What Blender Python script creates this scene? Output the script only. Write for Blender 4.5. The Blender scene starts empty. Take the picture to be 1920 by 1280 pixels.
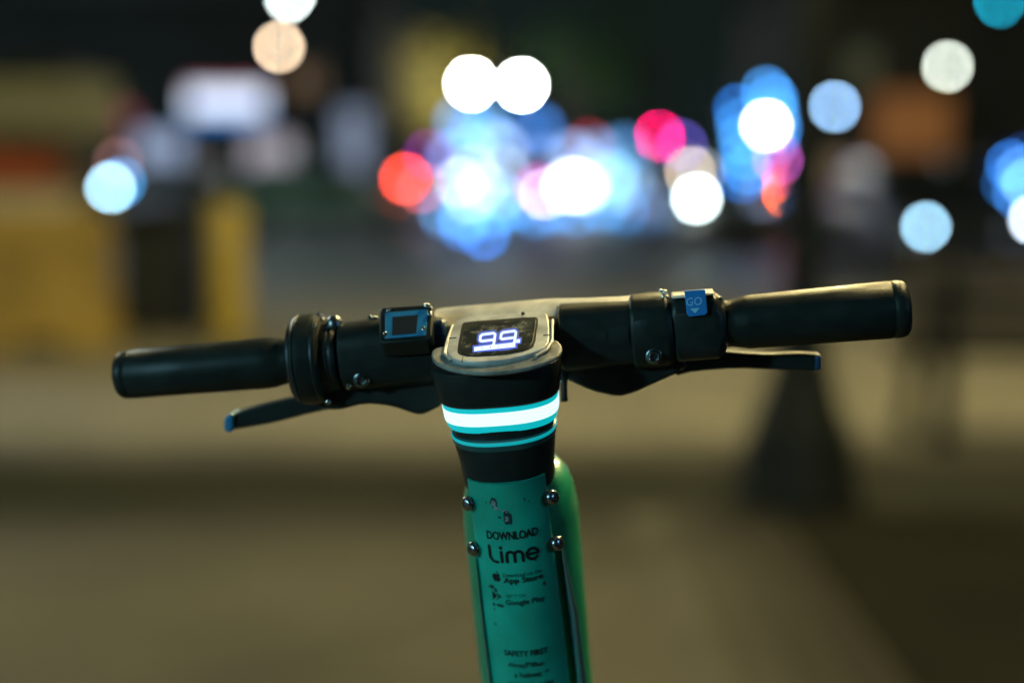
import bpy, bmesh, math, random
from mathutils import Vector as V, Matrix as M
random.seed(7)
R = math.radians
SC = bpy.context.scene
COL = SC.collection

# ------------------------------------------------------------------ camera
CAM_H, PITCH, FPX = 1.35, R(7.26), 50/36*1920
cd = bpy.data.cameras.new('camera'); cam = bpy.data.objects.new('camera', cd); COL.objects.link(cam)
cam.location = (0, 0, CAM_H); cam.rotation_euler = (R(90)-PITCH, 0, 0)
cd.lens = 50; cd.sensor_width = 36; cd.clip_start = .05; cd.clip_end = 600
cd.dof.use_dof = True; cd.dof.focus_distance = 1.012; cd.dof.aperture_fstop = 1.30
cd.dof.aperture_blades = 0
SC.camera = cam

# ------------------------------------------------------------------ night sky
W = bpy.data.worlds.new('World'); SC.world = W; W.use_nodes = True
nt = W.node_tree; nt.nodes.clear()
sky = nt.nodes.new('ShaderNodeTexSky'); sky.sky_type = 'NISHITA'; sky.sun_disc = False
sky.sun_elevation = R(-6); sky.sun_rotation = R(200)
mx = nt.nodes.new('ShaderNodeMix'); mx.data_type = 'RGBA'; mx.inputs[0].default_value = .92
mx.inputs[7].default_value = (.155, .265, .245, 1)      # dull city glow in the night air
bg = nt.nodes.new('ShaderNodeBackground'); bg.inputs[1].default_value = .05
wo = nt.nodes.new('ShaderNodeOutputWorld')
nt.links.new(sky.outputs[0], mx.inputs[6]); nt.links.new(mx.outputs[2], bg.inputs[0]); nt.links.new(bg.outputs[0], wo.inputs[0])
sd = bpy.data.lights.new('moon', 'SUN'); sd.energy = .01; sd.angle = R(.5); sd.color = (.8, .9, 1)
so = bpy.data.objects.new('moon', sd); so.rotation_euler = (R(50), 0, R(200)); COL.objects.link(so)
SC.view_settings.view_transform = 'Standard'; SC.view_settings.look = 'None'
SC.view_settings.exposure = 0; SC.view_settings.gamma = 1; SC.view_settings.use_curve_mapping = False
cy = SC.cycles
cy.use_adaptive_sampling = False; cy.use_denoising = True; cy.max_bounces = 6
cy.sample_clamp_indirect = 4; cy.sample_clamp_direct = 0
cy.caustics_reflective = False; cy.caustics_refractive = False

# seen and added lamps (built as street lamps further down): position, power, colour
WARM = (1, .80, .345)
COOL = (.36, .84, 1)

# ------------------------------------------------------------------ helpers
FW = V((0, math.cos(PITCH), -math.sin(PITCH))); UP = V((0, math.sin(PITCH), math.cos(PITCH))); RT = V((1, 0, 0))
CP = V((0, 0, CAM_H))
def ray(px, py): return FW + RT*((px-960)/FPX) - UP*((py-640)/FPX)
def at(px, py, y):                       # point at ground distance y seen at that place of the photograph
    r = ray(px, py); return CP + r*(y/r.y)
def hit(px, py, p0, n):
    r = ray(px, py); return CP + r*((p0-CP).dot(n)/r.dot(n))
def srgb(*c):
    f = lambda x: x/12.92 if x <= .04045 else ((x+.055)/1.055)**2.4
    return tuple(f(x/255) for x in c)

MATS = {}
def mat(name, col, rough=.5, metal=0, spec=.5, coat=0, noise=0, nscale=40, bump=0, bscale=200, sheen=0):
    if name in MATS: return MATS[name]
    m = bpy.data.materials.new(name); m.use_nodes = True; t = m.node_tree; b = t.nodes['Principled BSDF']
    b.inputs['Base Color'].default_value = (*col, 1); b.inputs['Roughness'].default_value = rough
    b.inputs['Metallic'].default_value = metal; b.inputs['Specular IOR Level'].default_value = spec
    b.inputs['Coat Weight'].default_value = coat; b.inputs['Coat Roughness'].default_value = .12
    if noise or bump:
        tc = t.nodes.new('ShaderNodeTexCoord')
    if noise:
        n = t.nodes.new('ShaderNodeTexNoise'); n.inputs['Scale'].default_value = nscale; n.inputs['Detail'].default_value = 6
        t.links.new(tc.outputs['Object'], n.inputs['Vector'])
        r = t.nodes.new('ShaderNodeValToRGB'); r.color_ramp.elements[0].position = .3; r.color_ramp.elements[1].position = .7
        r.color_ramp.elements[0].color = (*[c*(1-noise) for c in col], 1); r.color_ramp.elements[1].color = (*[min(1, c*(1+noise)) for c in col], 1)
        t.links.new(n.outputs['Fac'], r.inputs[0]); t.links.new(r.outputs[0], b.inputs['Base Color'])
        mr = t.nodes.new('ShaderNodeMapRange'); mr.inputs[3].default_value = max(.05, rough-.12); mr.inputs[4].default_value = min(1, rough+.12)
        t.links.new(n.outputs['Fac'], mr.inputs[0]); t.links.new(mr.outputs[0], b.inputs['Roughness'])
    if bump:
        n2 = t.nodes.new('ShaderNodeTexNoise'); n2.inputs['Scale'].default_value = bscale; n2.inputs['Detail'].default_value = 4
        t.links.new(tc.outputs['Object'], n2.inputs['Vector'])
        bp = t.nodes.new('ShaderNodeBump'); bp.inputs['Strength'].default_value = bump; bp.inputs['Distance'].default_value = .001
        t.links.new(n2.outputs['Fac'], bp.inputs['Height']); t.links.new(bp.outputs[0], b.inputs['Normal'])
    MATS[name] = m; return m
def glow(name, col, strength):
    if name in MATS: return MATS[name]
    m = bpy.data.materials.new(name); m.use_nodes = True; b = m.node_tree.nodes['Principled BSDF']
    b.inputs['Base Color'].default_value = (*[min(.8, c*.5+.05) for c in col], 1)
    b.inputs['Emission Color'].default_value = (*col, 1); b.inputs['Emission Strength'].default_value = strength
    MATS[name] = m; return m

ORG = {}                                  # world place of the frame each object's coordinates are given in
def tag(o, label=None, cat=None, group=None, kind=None):
    if label: o['label'] = label
    if cat: o['category'] = cat
    if group: o['group'] = group
    if kind: o['kind'] = kind
    return o
def thing(name, label, cat, loc=(0, 0, 0), group=None):
    o = bpy.data.objects.new(name, None); o.empty_display_size = .1; COL.objects.link(o); o.location = loc
    ORG[o] = V(loc); return tag(o, label, cat, group)

class MB:
    """collects geometry (world or local coordinates), then links it as ONE mesh object"""
    def __init__(s): s.v = []; s.f = []
    def add(s, vs, fs):
        k = len(s.v); s.v += [V(x) for x in vs]; s.f += [tuple(i+k for i in f) for f in fs]; return s
    def box(s, c, d, rot=None):
        c = V(c); h = V(d)/2; vs = []
        for x in (-1, 1):
            for y in (-1, 1):
                for z in (-1, 1):
                    p = V((x*h.x, y*h.y, z*h.z)); vs.append(c+(rot @ p if rot else p))
        return s.add(vs, [(0, 1, 3, 2), (4, 6, 7, 5), (0, 4, 5, 1), (2, 3, 7, 6), (0, 2, 6, 4), (1, 5, 7, 3)])
    def loft(s, rings, caps=True):
        n = len(rings[0]); vs = [p for r in rings for p in r]; fs = []
        for i in range(len(rings)-1):
            for j in range(n):
                a = i*n+j; b = i*n+(j+1) % n; fs.append((a, b, b+n, a+n))
        if caps:
            fs.append(tuple(range(n))[::-1]); fs.append(tuple((len(rings)-1)*n+j for j in range(n)))
        return s.add(vs, fs)
    def lathe(s, o, ax, prof, seg=32, rib=0):
        ax = V(ax).normalized(); a = ax.orthogonal().normalized(); b = ax.cross(a); rings = []
        for t, r in prof:
            rg = []
            for j in range(seg):
                th = 2*math.pi*j/seg; rr = r - (rib if (rib and j % 2) else 0)
                rg.append(V(o)+ax*t+(a*math.cos(th)+b*math.sin(th))*max(rr, 1e-5))
            rings.append(rg)
        return s.loft(rings)
    def tube(s, pts, rad, seg=12):
        pts = [V(p) for p in pts]; rings = []
        ref = None
        for i, p in enumerate(pts):
            d = (pts[min(i+1, len(pts)-1)]-pts[max(i-1, 0)]).normalized()
            if ref is None: ref = d.orthogonal().normalized()
            a = (ref-d*ref.dot(d)).normalized(); ref = a; b = d.cross(a)
            r = rad[i] if isinstance(rad, (list, tuple)) else rad
            rings.append([p+(a*math.cos(2*math.pi*j/seg)+b*math.sin(2*math.pi*j/seg))*r for j in range(seg)])
        return s.loft(rings)
    def prism(s, outline, vec):
        n = len(outline); vs = [V(p) for p in outline]+[V(p)+V(vec) for p in outline]
        fs = [tuple(range(n))[::-1], tuple(range(n, 2*n))]+[(i, (i+1) % n, (i+1) % n+n, i+n) for i in range(n)]
        return s.add(vs, fs)
    def ball(s, c, r, seg=16, rin=10, sc=(1, 1, 1), rot=None):
        rings = []
        for i in range(1, rin):
            ph = math.pi*i/rin; rg = []
            for j in range(seg):
                th = 2*math.pi*j/seg
                p = V((r*math.sin(ph)*math.cos(th)*sc[0], r*math.sin(ph)*math.sin(th)*sc[1], -r*math.cos(ph)*sc[2]))
                rg.append(V(c)+(rot @ p if rot else p))
            rings.append(rg)
        return s.loft(rings)
    def build(s, name, m, parent=None, bevel=0, seg=2, ang=35, smooth=True, loc=None):
        org = ORG[parent] if parent else V(loc or (0, 0, 0))
        me = bpy.data.meshes.new(name); me.from_pydata([p-org for p in s.v], [], s.f); me.update()
        bm = bmesh.new(); bm.from_mesh(me); bmesh.ops.recalc_face_normals(bm, faces=bm.faces); bm.to_mesh(me); bm.free()
        if smooth: me.shade_smooth(); me.set_sharp_from_angle(angle=R(ang))
        me.materials.append(m); o = bpy.data.objects.new(name, me); COL.objects.link(o)
        if parent: o.parent = parent
        else: o.location = org
        ORG[o] = org
        if bevel:
            b = o.modifiers.new('bevel', 'BEVEL'); b.width = bevel; b.segments = seg; b.limit_method = 'ANGLE'; b.angle_limit = R(30)
            b.harden_normals = False
        return o
def copy_tree(o, parent=None):
    c = o.copy(); COL.objects.link(c)
    if parent: c.parent = parent
    ORG[c] = ORG[o]
    for ch in list(o.children): copy_tree(ch, c)
    return c
def text_mesh(txt, bold=0.0):
    cu = bpy.data.curves.new('t', 'FONT'); cu.body = txt; cu.size = 1; cu.offset = bold; cu.resolution_u = 4; cu.fill_mode = 'FRONT'
    o = bpy.data.objects.new('t', cu); COL.objects.link(o)
    me = bpy.data.meshes.new_from_object(o.evaluated_get(bpy.context.evaluated_depsgraph_get()))
    vs = [v.co.copy() for v in me.vertices]; fs = [tuple(p.vertices) for p in me.polygons]
    bpy.data.objects.remove(o); bpy.data.curves.remove(cu); bpy.data.meshes.remove(me)
    return vs, fs
def stroke(pts, w, closed=False):         # flat ribbon with round ends, in 2D, as (verts, faces)
    vs, fs = [], []
    def disc(c):
        k = len(vs); vs.extend([(c[0]+w/2*math.cos(a*math.pi/6), c[1]+w/2*math.sin(a*math.pi/6)) for a in range(12)]); fs.append(tuple(range(k, k+12)))
    pts = list(pts)+([pts[0]] if closed else [])
    for p in pts: disc(p)
    for p, q in zip(pts, pts[1:]):
        d = V((q[0]-p[0], q[1]-p[1])); 
        if d.length < 1e-9: continue
        n = V((-d.y, d.x)).normalized()*w/2; k = len(vs)
        vs.extend([(p[0]+n.x, p[1]+n.y), (q[0]+n.x, q[1]+n.y), (q[0]-n.x, q[1]-n.y), (p[0]-n.x, p[1]-n.y)]); fs.append((k, k+1, k+2, k+3))
    return vs, fs
def arc(cx, cy_, r, a0, a1, n=14): return [(cx+r*math.cos(R(a0+(a1-a0)*i/n)), cy_+r*math.sin(R(a0+(a1-a0)*i/n))) for i in range(n+1)]

# ------------------------------------------------------------------ materials
RUB = mat('black_rubber', (.019, .023, .020), .40, spec=.24, noise=.25, nscale=60, bump=.25, bscale=900)
PLA = mat('black_plastic', (.020, .024, .021), .36, spec=.28, noise=.2, nscale=90, bump=.12, bscale=700)
GREY = mat('worn_grey_and_sheen', (.60, .58, .53), .42, metal=.15, noise=.3, nscale=55, bump=.3, bscale=500)  # casting grey, also painting the sheen on bar and throttle tops
LIP = mat('dusty_dark_rim', (.30, .29, .25), .55, metal=.1, noise=.6, nscale=70, bump=.3, bscale=500)
STEEL = mat('steel', (.55, .55, .54), .13, metal=1)
DSTEEL = mat('dark_steel', (.24, .26, .27), .33, metal=1)
GREEN = mat('green_paint', (.012, .32, .155), .32, coat=.5, noise=.12, nscale=30)
PANEL = mat('teal_panel_plastic', (.004, .47, .33), .36, coat=.25, noise=.32, nscale=20, bump=.06, bscale=300)
INK = mat('dark_print', (.006, .012, .012), .5)
BLUE = mat('blue_sticker', (.022, .26, .70), .45)
TYRE = mat('tyre_rubber', (.02, .02, .02), .8)

# ================================================================== SETTING
def sheet(name, x0, x1, y0, y1, z, m, depth=.3):
    o = MB().box(((x0+x1)/2, (y0+y1)/2, z-depth/2), (x1-x0, y1-y0, depth)).build(name, m, smooth=False); tag(o, kind='structure'); return o
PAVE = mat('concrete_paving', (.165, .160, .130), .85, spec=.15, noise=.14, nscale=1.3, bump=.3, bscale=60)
DARKP = mat('dark_strip_tone', (.014, .014, .012), .95, spec=0, noise=.2, nscale=2.0)
ASPH = mat('asphalt', (.075, .082, .078), .55, noise=.25, nscale=1.5, bump=.5, bscale=80)
EARTH = mat('dark_ground', (.03, .034, .03), .9, noise=.2, nscale=.2)
sheet('ground', -400, 400, -60, 560, -.16, EARTH)
sheet('road', -60, 60, 14.6, 95, -.12, ASPH, .06)
sheet('pavement', -14, 14, -8, 5.8, 0, mat('near_paving', (.068, .067, .052), .85, spec=.12, noise=.3, nscale=.9, bump=.3, bscale=60))  # darker than the plaza to hold down the near lamp's light
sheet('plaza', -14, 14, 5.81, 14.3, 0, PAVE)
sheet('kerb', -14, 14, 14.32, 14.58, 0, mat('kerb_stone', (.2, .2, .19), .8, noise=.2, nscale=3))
MIDP = mat('mid_step_tone', (.036, .037, .031), .9, spec=.05, noise=.2, nscale=2.0)
sheet('dark_ground_band', -13.9, 13.9, 5.40, 6.25, .004, mat('dark_band_tone', (.027, .029, .025), .95, spec=0, noise=.3, nscale=1.5), .003)  # darker band laid across the ground
sheet('dark_ground_strip', 1.02, 13.9, -5, 5.39, .004, DARKP, .003)  # darker strip laid over the ground on the right
for ya, yb, q in ((6.26, 6.47, .05), (6.48, 6.72, .085), (6.73, 7.0, .125)):  # stepped tones fade the band's far edge
    sheet('tone_step', -13.9, 13.9, ya, yb, .004, mat('edge_tone_%d' % (q*1000), (q, q*.98, q*.82), .85, spec=.1, noise=.2, nscale=2), .003)
sheet('tone_step', -13.9, .43, 5.14, 5.39, .004, MIDP, .003)
sheet('tone_step', -13.9, .43, 4.9, 5.13, .004, mat('edge_tone_52', (.052, .051, .042), .85, spec=.1, noise=.2, nscale=2), .003)
for xa, xb, q in ((.44, .58, .067), (.59, .73, .048), (.74, .87, .033), (.88, 1.01, .021)):  # stepped tones fade the strip's left edge
    sheet('tone_step', xa, xb, -5, 5.39, .004, mat('border_tone_%d' % (q*1000), (q, q*.99, q*.83), .85, spec=.1, noise=.2, nscale=2), .003)

# ---- small glowing things: one lamp of the size and brightness seen at that spot of the photograph
LS = .62                                  # size of the bare lamps
def lampmat(name, c, s, d):
    D = 108*(1-1/d); k = (D/s)**2
    return glow(name, c, k)
def bulb(parent, px, py, d, c, s=18, k=1.0, name='lamp', flat=False):
    """parent is in world coordinates (not rotated)"""
    s *= LS; p = at(px, py, d); r = s/2*d/FPX
    c = srgb(*c); D = 108*(1-1/d); st = k*(D/s)**2
    m = glow('lamp_glow_%d_%d' % (px, py), c, st)
    b = MB()
    if flat: b.lathe(p, (0, -1, 0), [(-.03, r*.9), (0, r), (.015, r*.8), (.02, .001)], 20)
    else: b.ball(p, r, 14, 10)
    return b.build(name, m, parent)

BLK = mat('black_painted_metal', (.009, .012, .012), .55, spec=.15, noise=.2, nscale=8)
# ---- the near street lamp: black fluted post with flared base; its lantern hangs above the frame and lights the paving
def pier_lamp(x, y, h, inten, col, label, wide=1.0, gname=None):
    gs = inten/.075; gname = gname or 'warm_globe_%d' % inten
    t = thing('street_lamp', label, 'street lamp', (x, y, 0))
    o = V((x, y, 0))
    MB().lathe(o, (0, 0, 1), [(0, .25*wide), (.07, .25*wide), (.09, .238*wide), (.2, .225*wide), (.31, .195*wide), (.4, .16*wide), (.52, .122*wide), (.66, .095*wide), (.70, .100*wide), (.74, .09*wide), (.9, .07*wide), (.95, .085*wide), (.97, .075*wide)], 32).build('base', BLK, t)
    MB().lathe(o, (0, 0, 1), [(.97, .075*wide), (h-.35, .064*wide)], 24, rib=.004).build('post', BLK, t)
    MB().lathe(o, (0, 0, 1), [(h-.35, .066), (h-.31, .07), (h-.25, .05), (h-.2, .062), (h-.17, .062)], 24).build('collar', BLK, t)
    g = glow(gname, col, gs)
    MB().lathe(o, (0, 0, 1), [(h-.168, .07), (h-.1, .13), (h+.02, .16), (h+.12, .15), (h+.2, .1), (h+.23, .03)], 24).build('globe', g, t)
    MB().lathe(o, (0, 0, 1), [(h+.2, .17), (h+.25, .13), (h+.3, .04), (h+.38, .012), (h+.42, .002)], 24).build('cap', BLK, t)
    return t
pier_lamp(1.139, 5.55, 4.4, 66, WARM, 'black post-top street lamp with flared base on darker ground right of the scooter')
pier_lamp(3.7, 8.3, 4.2, 46, WARM, 'added warm lamp beyond the bench, outside the picture on the right')  # added to light the further ground, so it darkens towards the viewer
pier_lamp(-5.6, 8.2, 4.6, 22, WARM, 'added warm lamp left of the yellow barrier, outside the picture')  # added to warm the left side
pier_lamp(1.75, 2.6, 3.9, 32, WARM, 'added warm fill lamp beside the right handlebar grip, outside the picture')  # added to brighten the head unit and upper faces
pier_lamp(-3.2, -1.6, 2.35, 15, COOL, 'added cool fill lamp behind the viewer on the left, outside the picture', gname='cool_fill_globe', wide=.8)  # added fill for the scooter's front
pier_lamp(-4.6, .25, 2.2, 4, COOL, 'added cool fill lamp level with the viewer on the far left, outside the picture', gname='side_fill_globe', wide=.8)  # added side fill that grades the panel from left to right
pier_lamp(3.4, -1.0, 2.35, 3, (.22, .6, 1), 'added faint cool fill lamp behind the viewer on the right, outside the picture', gname='faint_fill_globe', wide=.8)  # added for highlights on the stem's right side

# ---- yellow bollard
YEL = mat('yellow_paint', (.32, .24, .024), .6, noise=.18, nscale=6)
t = thing('bollard', 'fat round yellow bollard with a domed top between the litter bin and the roadway', 'bollard', (at(428, 500, 10.6).x, 10.6, 0))
o = V(t.location)
MB().lathe(o, (0, 0, 1), [(0, .134), (.94, .134), (.99, .122), (1.025, .085), (1.035, .001)], 28).build('sleeve', YEL, t)
MB().lathe(o, (0, 0, 1), [(0, .175), (.02, .175), (.03, .14)], 28).build('base_flange', mat('dirty_steel', (.1, .1, .09), .6, metal=.6), t)
MB().lathe(o, (0, 0, 1), [(.80, .1355), (.84, .1355)], 28).build('band', mat('grey_reflector', (.35, .33, .25), .4), t)

# ---- dark litter bin
x = at(309, 500, 11.4).x
t = thing('litter_bin', 'black litter bin standing between the yellow barrier and the yellow bollard', 'litter bin', (x, 11.4, 0)); o = V(t.location)
MB().box(o+V((0, 0, .45)), (.60, .56, .86)).build('body', BLK, t, bevel=.03)
for k in range(7): MB().box(o+V((-.24+k*.08, -.288, .43)), (.035, .012, .72)).build('slat', mat('bin_slat', (.02, .022, .02), .55), t)
MB().lathe(o, (0, 0, 1), [(.88, .36), (.91, .37), (.97, .26), (1.0, .1)], 24).build('lid', BLK, t)
MB().box(o+V((0, -.01, .012)), (.5, .5, .024)).build('foot', BLK, t)

# ---- yellow barrier
t = thing('barrier', 'wide waist-high yellow barrier at the left edge, in front of the kiosk', 'barrier', (at(60, 500, 10.3).x-.1, 10.3, 0)); o = V(t.location)
x1 = at(208, 500, 10.3).x-o.x
prof = [(-.26, 0), (.26, 0), (.26, .1), (.14, .32), (.1, .93), (.06, .96), (-.06, .96), (-.1, .93), (-.14, .32), (-.26, .1)]
MB().prism([o+V((x1, y, z)) for y, z in prof], V((-1.9, 0, 0))).build('body', mat('faded_yellow', (.22, .155, .03), .7, noise=.35, nscale=2.2), t, bevel=.015)
MB().box(o+V((x1-.95, 0, .975)), (1.86, .10, .03)).build('top_rail', mat('ochre_paint', (.20, .15, .03), .55, noise=.3, nscale=7), t, bevel=.006)
for k in range(2): MB().box(o+V((x1-.45-k*1.0, -.262, .06)), (.3, .02, .07)).build('fork_pocket', BLK, t)

# ---- kiosk behind it
t = thing('kiosk', 'market kiosk with cream counter, orange-red goods shelves and pale slatted sign at the left edge', 'kiosk', (-5.1, 12.4, 0)); o = V(t.location)
x1 = at(128, 300, 12.3).x-o.x; x0 = -1.3; x2 = at(222, 300, 12.3).x-o.x
CREAM = mat('cream_paint', (.55, .50, .38), .6, noise=.12, nscale=4); RED = mat('red_orange_goods', (.36, .10, .025), .6, noise=.5, nscale=9)
w = x1-x0; cx = (x0+x1)/2
MB().box(o+V((cx, .9, 1.05)), (w, .06, 2.1)).build('rear_wall', mat('kiosk_wall', (.06, .055, .04), .8), t)
for sx in (x0+.03, x1-.03): MB().box(o+V((sx, .45, 1.05)), (.06, .84, 2.1)).build('side_wall', mat('kiosk_wall', (.06, .055, .04), .8), t)
MB().box(o+V((cx, -.02, .52)), (w, .05, 1.04)).build('counter_front', CREAM, t)
MB().box(o+V((cx, .1, 1.06)), (w+.02, .5, .04)).build('counter_top', CREAM, t, bevel=.008)
MB().box(o+V((cx, .45, 2.13)), (w+.02, 1.1, .06)).build('roof', BLK, t)
for k in range(5):
    sh = MB().box(o+V((cx, .40, 1.15+k*.105)), (w-.16, .3, .014)).build('shelf', mat('shelf_board', (.25, .06, .02), .7), t)
gm = MB()
for k in range(4):
    xx = x0+.16
    while xx < x1-.16:
        ww = random.uniform(.07, .14); hh = random.uniform(.06, .085)
        gm.box(o+V((xx+ww/2, .34, 1.157+k*.105+hh/2)), (ww*.93, .14, hh)); xx += ww
tag(gm.build('shelf_goods', mat('orange_red_goods', (.34, .085, .03), .6, noise=.6, nscale=7), smooth=False), 'orange-red packed goods filling the kiosk shelves at the left edge', kind='stuff')
for k in range(7):
    MB().box(o+V(((x0+x2)/2, -.06+.006*(k % 2), 1.60+k*.068)), (x2-x0, .03, .058)).build('sign_slat', mat('pale_sign_slat%d' % (k % 2), (.13, .13, .085) if k % 2 else (.10, .115, .08), .6, noise=.25, nscale=5), t)

# ---- bench on the right, seen from behind
t = thing('bench', 'dark slatted park bench with its back turned, behind the street lamp on the right', 'bench', (2.62, 6.75, 0)); o = V(t.location)
WD = mat('dark_bench_wood', (.035, .03, .024), .6, noise=.3, nscale=12)
rz = M.Rotation(R(-6), 3, 'Z')
def bp(x, y, z): return o+rz @ V((x, y, z))
for k in range(4): MB().box(bp(.15, -.20-.03*k, .50+.105*k), (1.9, .028, .088), rz).build('back_slat', WD, t, bevel=.006)
for k in range(4): MB().box(bp(.15, -.12+.115*k, .445), (1.9, .10, .03), rz).build('seat_slat', WD, t, bevel=.006)
for x in (-.57, .87):
    MB().tube([bp(x, -.24, 0), bp(x, -.22, .42), bp(x, -.30, .86)], .048).build('rear_leg', BLK, t)
    MB().tube([bp(x-.10, .24, 0), bp(x-.06, .24, .42)], .040).build('front_leg', BLK, t)
    MB().box(bp(x, .02, .415), (.05, .54, .03), rz).build('seat_bearer', BLK, t)
    MB().tube([bp(x, -.26, .64), bp(x, .18, .64), bp(x, .26, .60), bp(x-.06, .24, .42)], .022).build('armrest', BLK, t)

# ================================================================== FAR SIDE OF THE ROAD
FAC = mat('dark_facade', (.012, .015, .015), .9, spec=.08, noise=.2, nscale=.6)
FRM = mat('window_frame', (.03, .03, .03), .6)
def lit(name, c, k): return glow(name, srgb(*c), k)
def window(parent, px0, py0, px1, py1, d, m, frame=True):
    a = at(px0, py0, d); b = at(px1, py1, d); c = (a+b)/2; w = abs(b.x-a.x); h = abs(a.z-b.z)
    f = MB()
    tk = .06
    for sx in (-1, 1): f.box(c+V((sx*(w/2+tk/2), -.04, 0)), (tk, .12, h+2*tk))
    for sz in (-1, 1): f.box(c+V((0, -.04, sz*(h/2+tk/2))), (w, .12, tk))
    f.box(c+V((0, -.02, 0)), (.05, .06, h))
    fo = f.build('window', FRM, parent, smooth=False)
    MB().box(c+V((0, .02, 0)), (w, .02, h)).build('pane', m, fo, smooth=False)
# left shop building
d = 34
x0, x1 = at(-330, 300, d).x, at(700, 300, d).x
t = thing('shop_building', 'dim building across the road behind the bollard, with glowing windows and lit sign', 'building', ((x0+x1)/2, d+4, 0))
MB().box(((x0+x1)/2, d+4.1, 2.6), (x1-x0, 8, 5.2)).build('wall', FAC, t, smooth=False)
MB().box(((x0+x1)/2, d+4.0, 5.3), (x1-x0+.5, 8.6, .2)).build('roof', BLK, t, smooth=False)
window(t, 258, 250, 345, 325, d, lit('bluish_window', (150, 165, 200), 1.0))
window(t, 462, 258, 552, 345, d, lit('pinkish_window', (172, 164, 176), 1.0))
window(t, 635, 205, 690, 335, d, lit('dim_blue_window', (118, 132, 158), 1.0))
window(t, 548, 130, 600, 175, d, lit('amber_window', (110, 78, 45), 1.0))
window(t, 205, 205, 250, 245, d, lit('rose_window', (150, 50, 75), 1.0))
a = at(352, 160, d-.3); b = at(500, 225, d-.3)
sg = MB().box((a+b)/2, (b.x-a.x+.06, .22, a.z-b.z+.06)).build('sign_case', BLK, t, smooth=False)
def strip(nm, f0, f1, m):
    z0 = a.z+(b.z-a.z)*f0; z1 = a.z+(b.z-a.z)*f1
    MB().box(((a.x+b.x)/2, d-.42, (z0+z1)/2), (b.x-a.x, .03, abs(z1-z0)-.01)).build(nm, m, sg, smooth=False)
strip('red_strip', 0, .16, lit('sign_red', (150, 20, 60), 1.0)); strip('sign_face', .16, .76, lit('sign_white', (212, 222, 242), 1.7)); strip('blue_strip', .76, 1, lit('sign_blue', (30, 110, 190), 1.6))
for px0, px1 in ((270, 380), (400, 520), (560, 690)):   # shutters and doors below the windows
    a2 = at(px0, 372, d-.02); b2 = at(px1, 412, d-.02)
    MB().box((a2+b2)/2, (b2.x-a2.x, .05, a2.z-b2.z)).build('stall_riser', mat('riser', (.06, .07, .06), .7), t, smooth=False)
# parked van in front of it (greenish, unlit)
# right brick building
d = 30
x0, x1 = at(1490, 300, d).x, at(2300, 300, d).x
t = thing('brick_building', 'dim brick building across the road on the right with an amber-lit upper front', 'building', ((x0+x1)/2, d+4, 0))
MB().box(((x0+x1)/2, d+4.1, 2.5), (x1-x0, 8, 5.0)).build('wall', mat('brown_brick', (.05, .052, .045), .9, spec=.08, noise=.25, nscale=2), t, smooth=False)
MB().box(((x0+x1)/2, d+4.0, 5.1), (x1-x0+.5, 8.6, .2)).build('roof', BLK, t, smooth=False)
window(t, 1640, 175, 1780, 290, d, lit('amber_front', (134, 84, 38), .66))
window(t, 1545, 295, 1590, 425, d, lit('tan_door_glass', (128, 106, 80), 1.0))
window(t, 1625, 300, 1690, 370, d, lit('brown_window', (86, 66, 52), 1.0))
window(t, 1775, 305, 1850, 370, d, lit('grey_window', (92, 86, 72), 1.0))
window(t, 1775, 385, 1870, 450, d, lit('teal_window', (36, 58, 68), 1.0))
window(t, 1590, 95, 1640, 160, d, lit('olive_window', (62, 66, 46), .9))
# ---- trees
BARK = mat('bark', (.04, .033, .025), .9); LEAF = mat('leaves', (.045, .11, .03), .55, noise=.4, nscale=3); LEAFY = mat('yellow_leaves', (.30, .24, .03), .55, noise=.4, nscale=3)
def tree(x, y, h, rad, label, leaf, n=900, seed=1):
    rnd = random.Random(seed)
    t = thing('tree', label, 'tree', (x, y, 0), 'street trees around the far lamp'); o = V((x, y, 0))
    tr = MB().tube([o, o+V((.05, 0, h*.25)), o+V((-.04, .05, h*.5)), o+V((.05, 0, h*.8))], [.16, .12, .09, .03], 10)
    cl = []
    for k in range(9):
        a = rnd.uniform(0, 6.28); e = V((math.cos(a)*rad*rnd.uniform(.3, .8), math.sin(a)*rad*rnd.uniform(.3, .8), h*rnd.uniform(.5, .95)))
        tr.tube([o+V((0, 0, h*rnd.uniform(.35, .6))), o+e*.55+V((0, 0, h*.2)), o+e], [.06, .04, .012], 6); cl.append(o+e)
    tr.build('trunk', BARK, t)
    c = MB()
    for k in range(n):
        q = rnd.choice(cl)+V((rnd.gauss(0, .33), rnd.gauss(0, .33), rnd.gauss(0, .28)))*rad*.8
        u = V((rnd.gauss(0, 1), rnd.gauss(0, 1), rnd.gauss(0, 1))).normalized()*rnd.uniform(.06, .13); w_ = u.orthogonal().normalized()*u.length*.6
        c.add([q-u, q+w_, q+u, q-w_], [(0, 1, 2, 3)])
    c.build('crown', leaf, t, smooth=False)
tree(at(1060, 300, 42).x, 42, 5.6, 1.9, 'dark green street tree to the right of the twin-headed lamp', LEAF, seed=3)
tree(at(1225, 300, 43).x, 43, 6.8, 2.4, 'tall dark green street tree furthest right of the far trees', LEAF, seed=4)
tree(at(785, 300, 41.5).x, 41.5, 4.6, 1.6, 'yellowish street tree to the left of the twin-headed lamp', LEAFY, seed=5)

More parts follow.
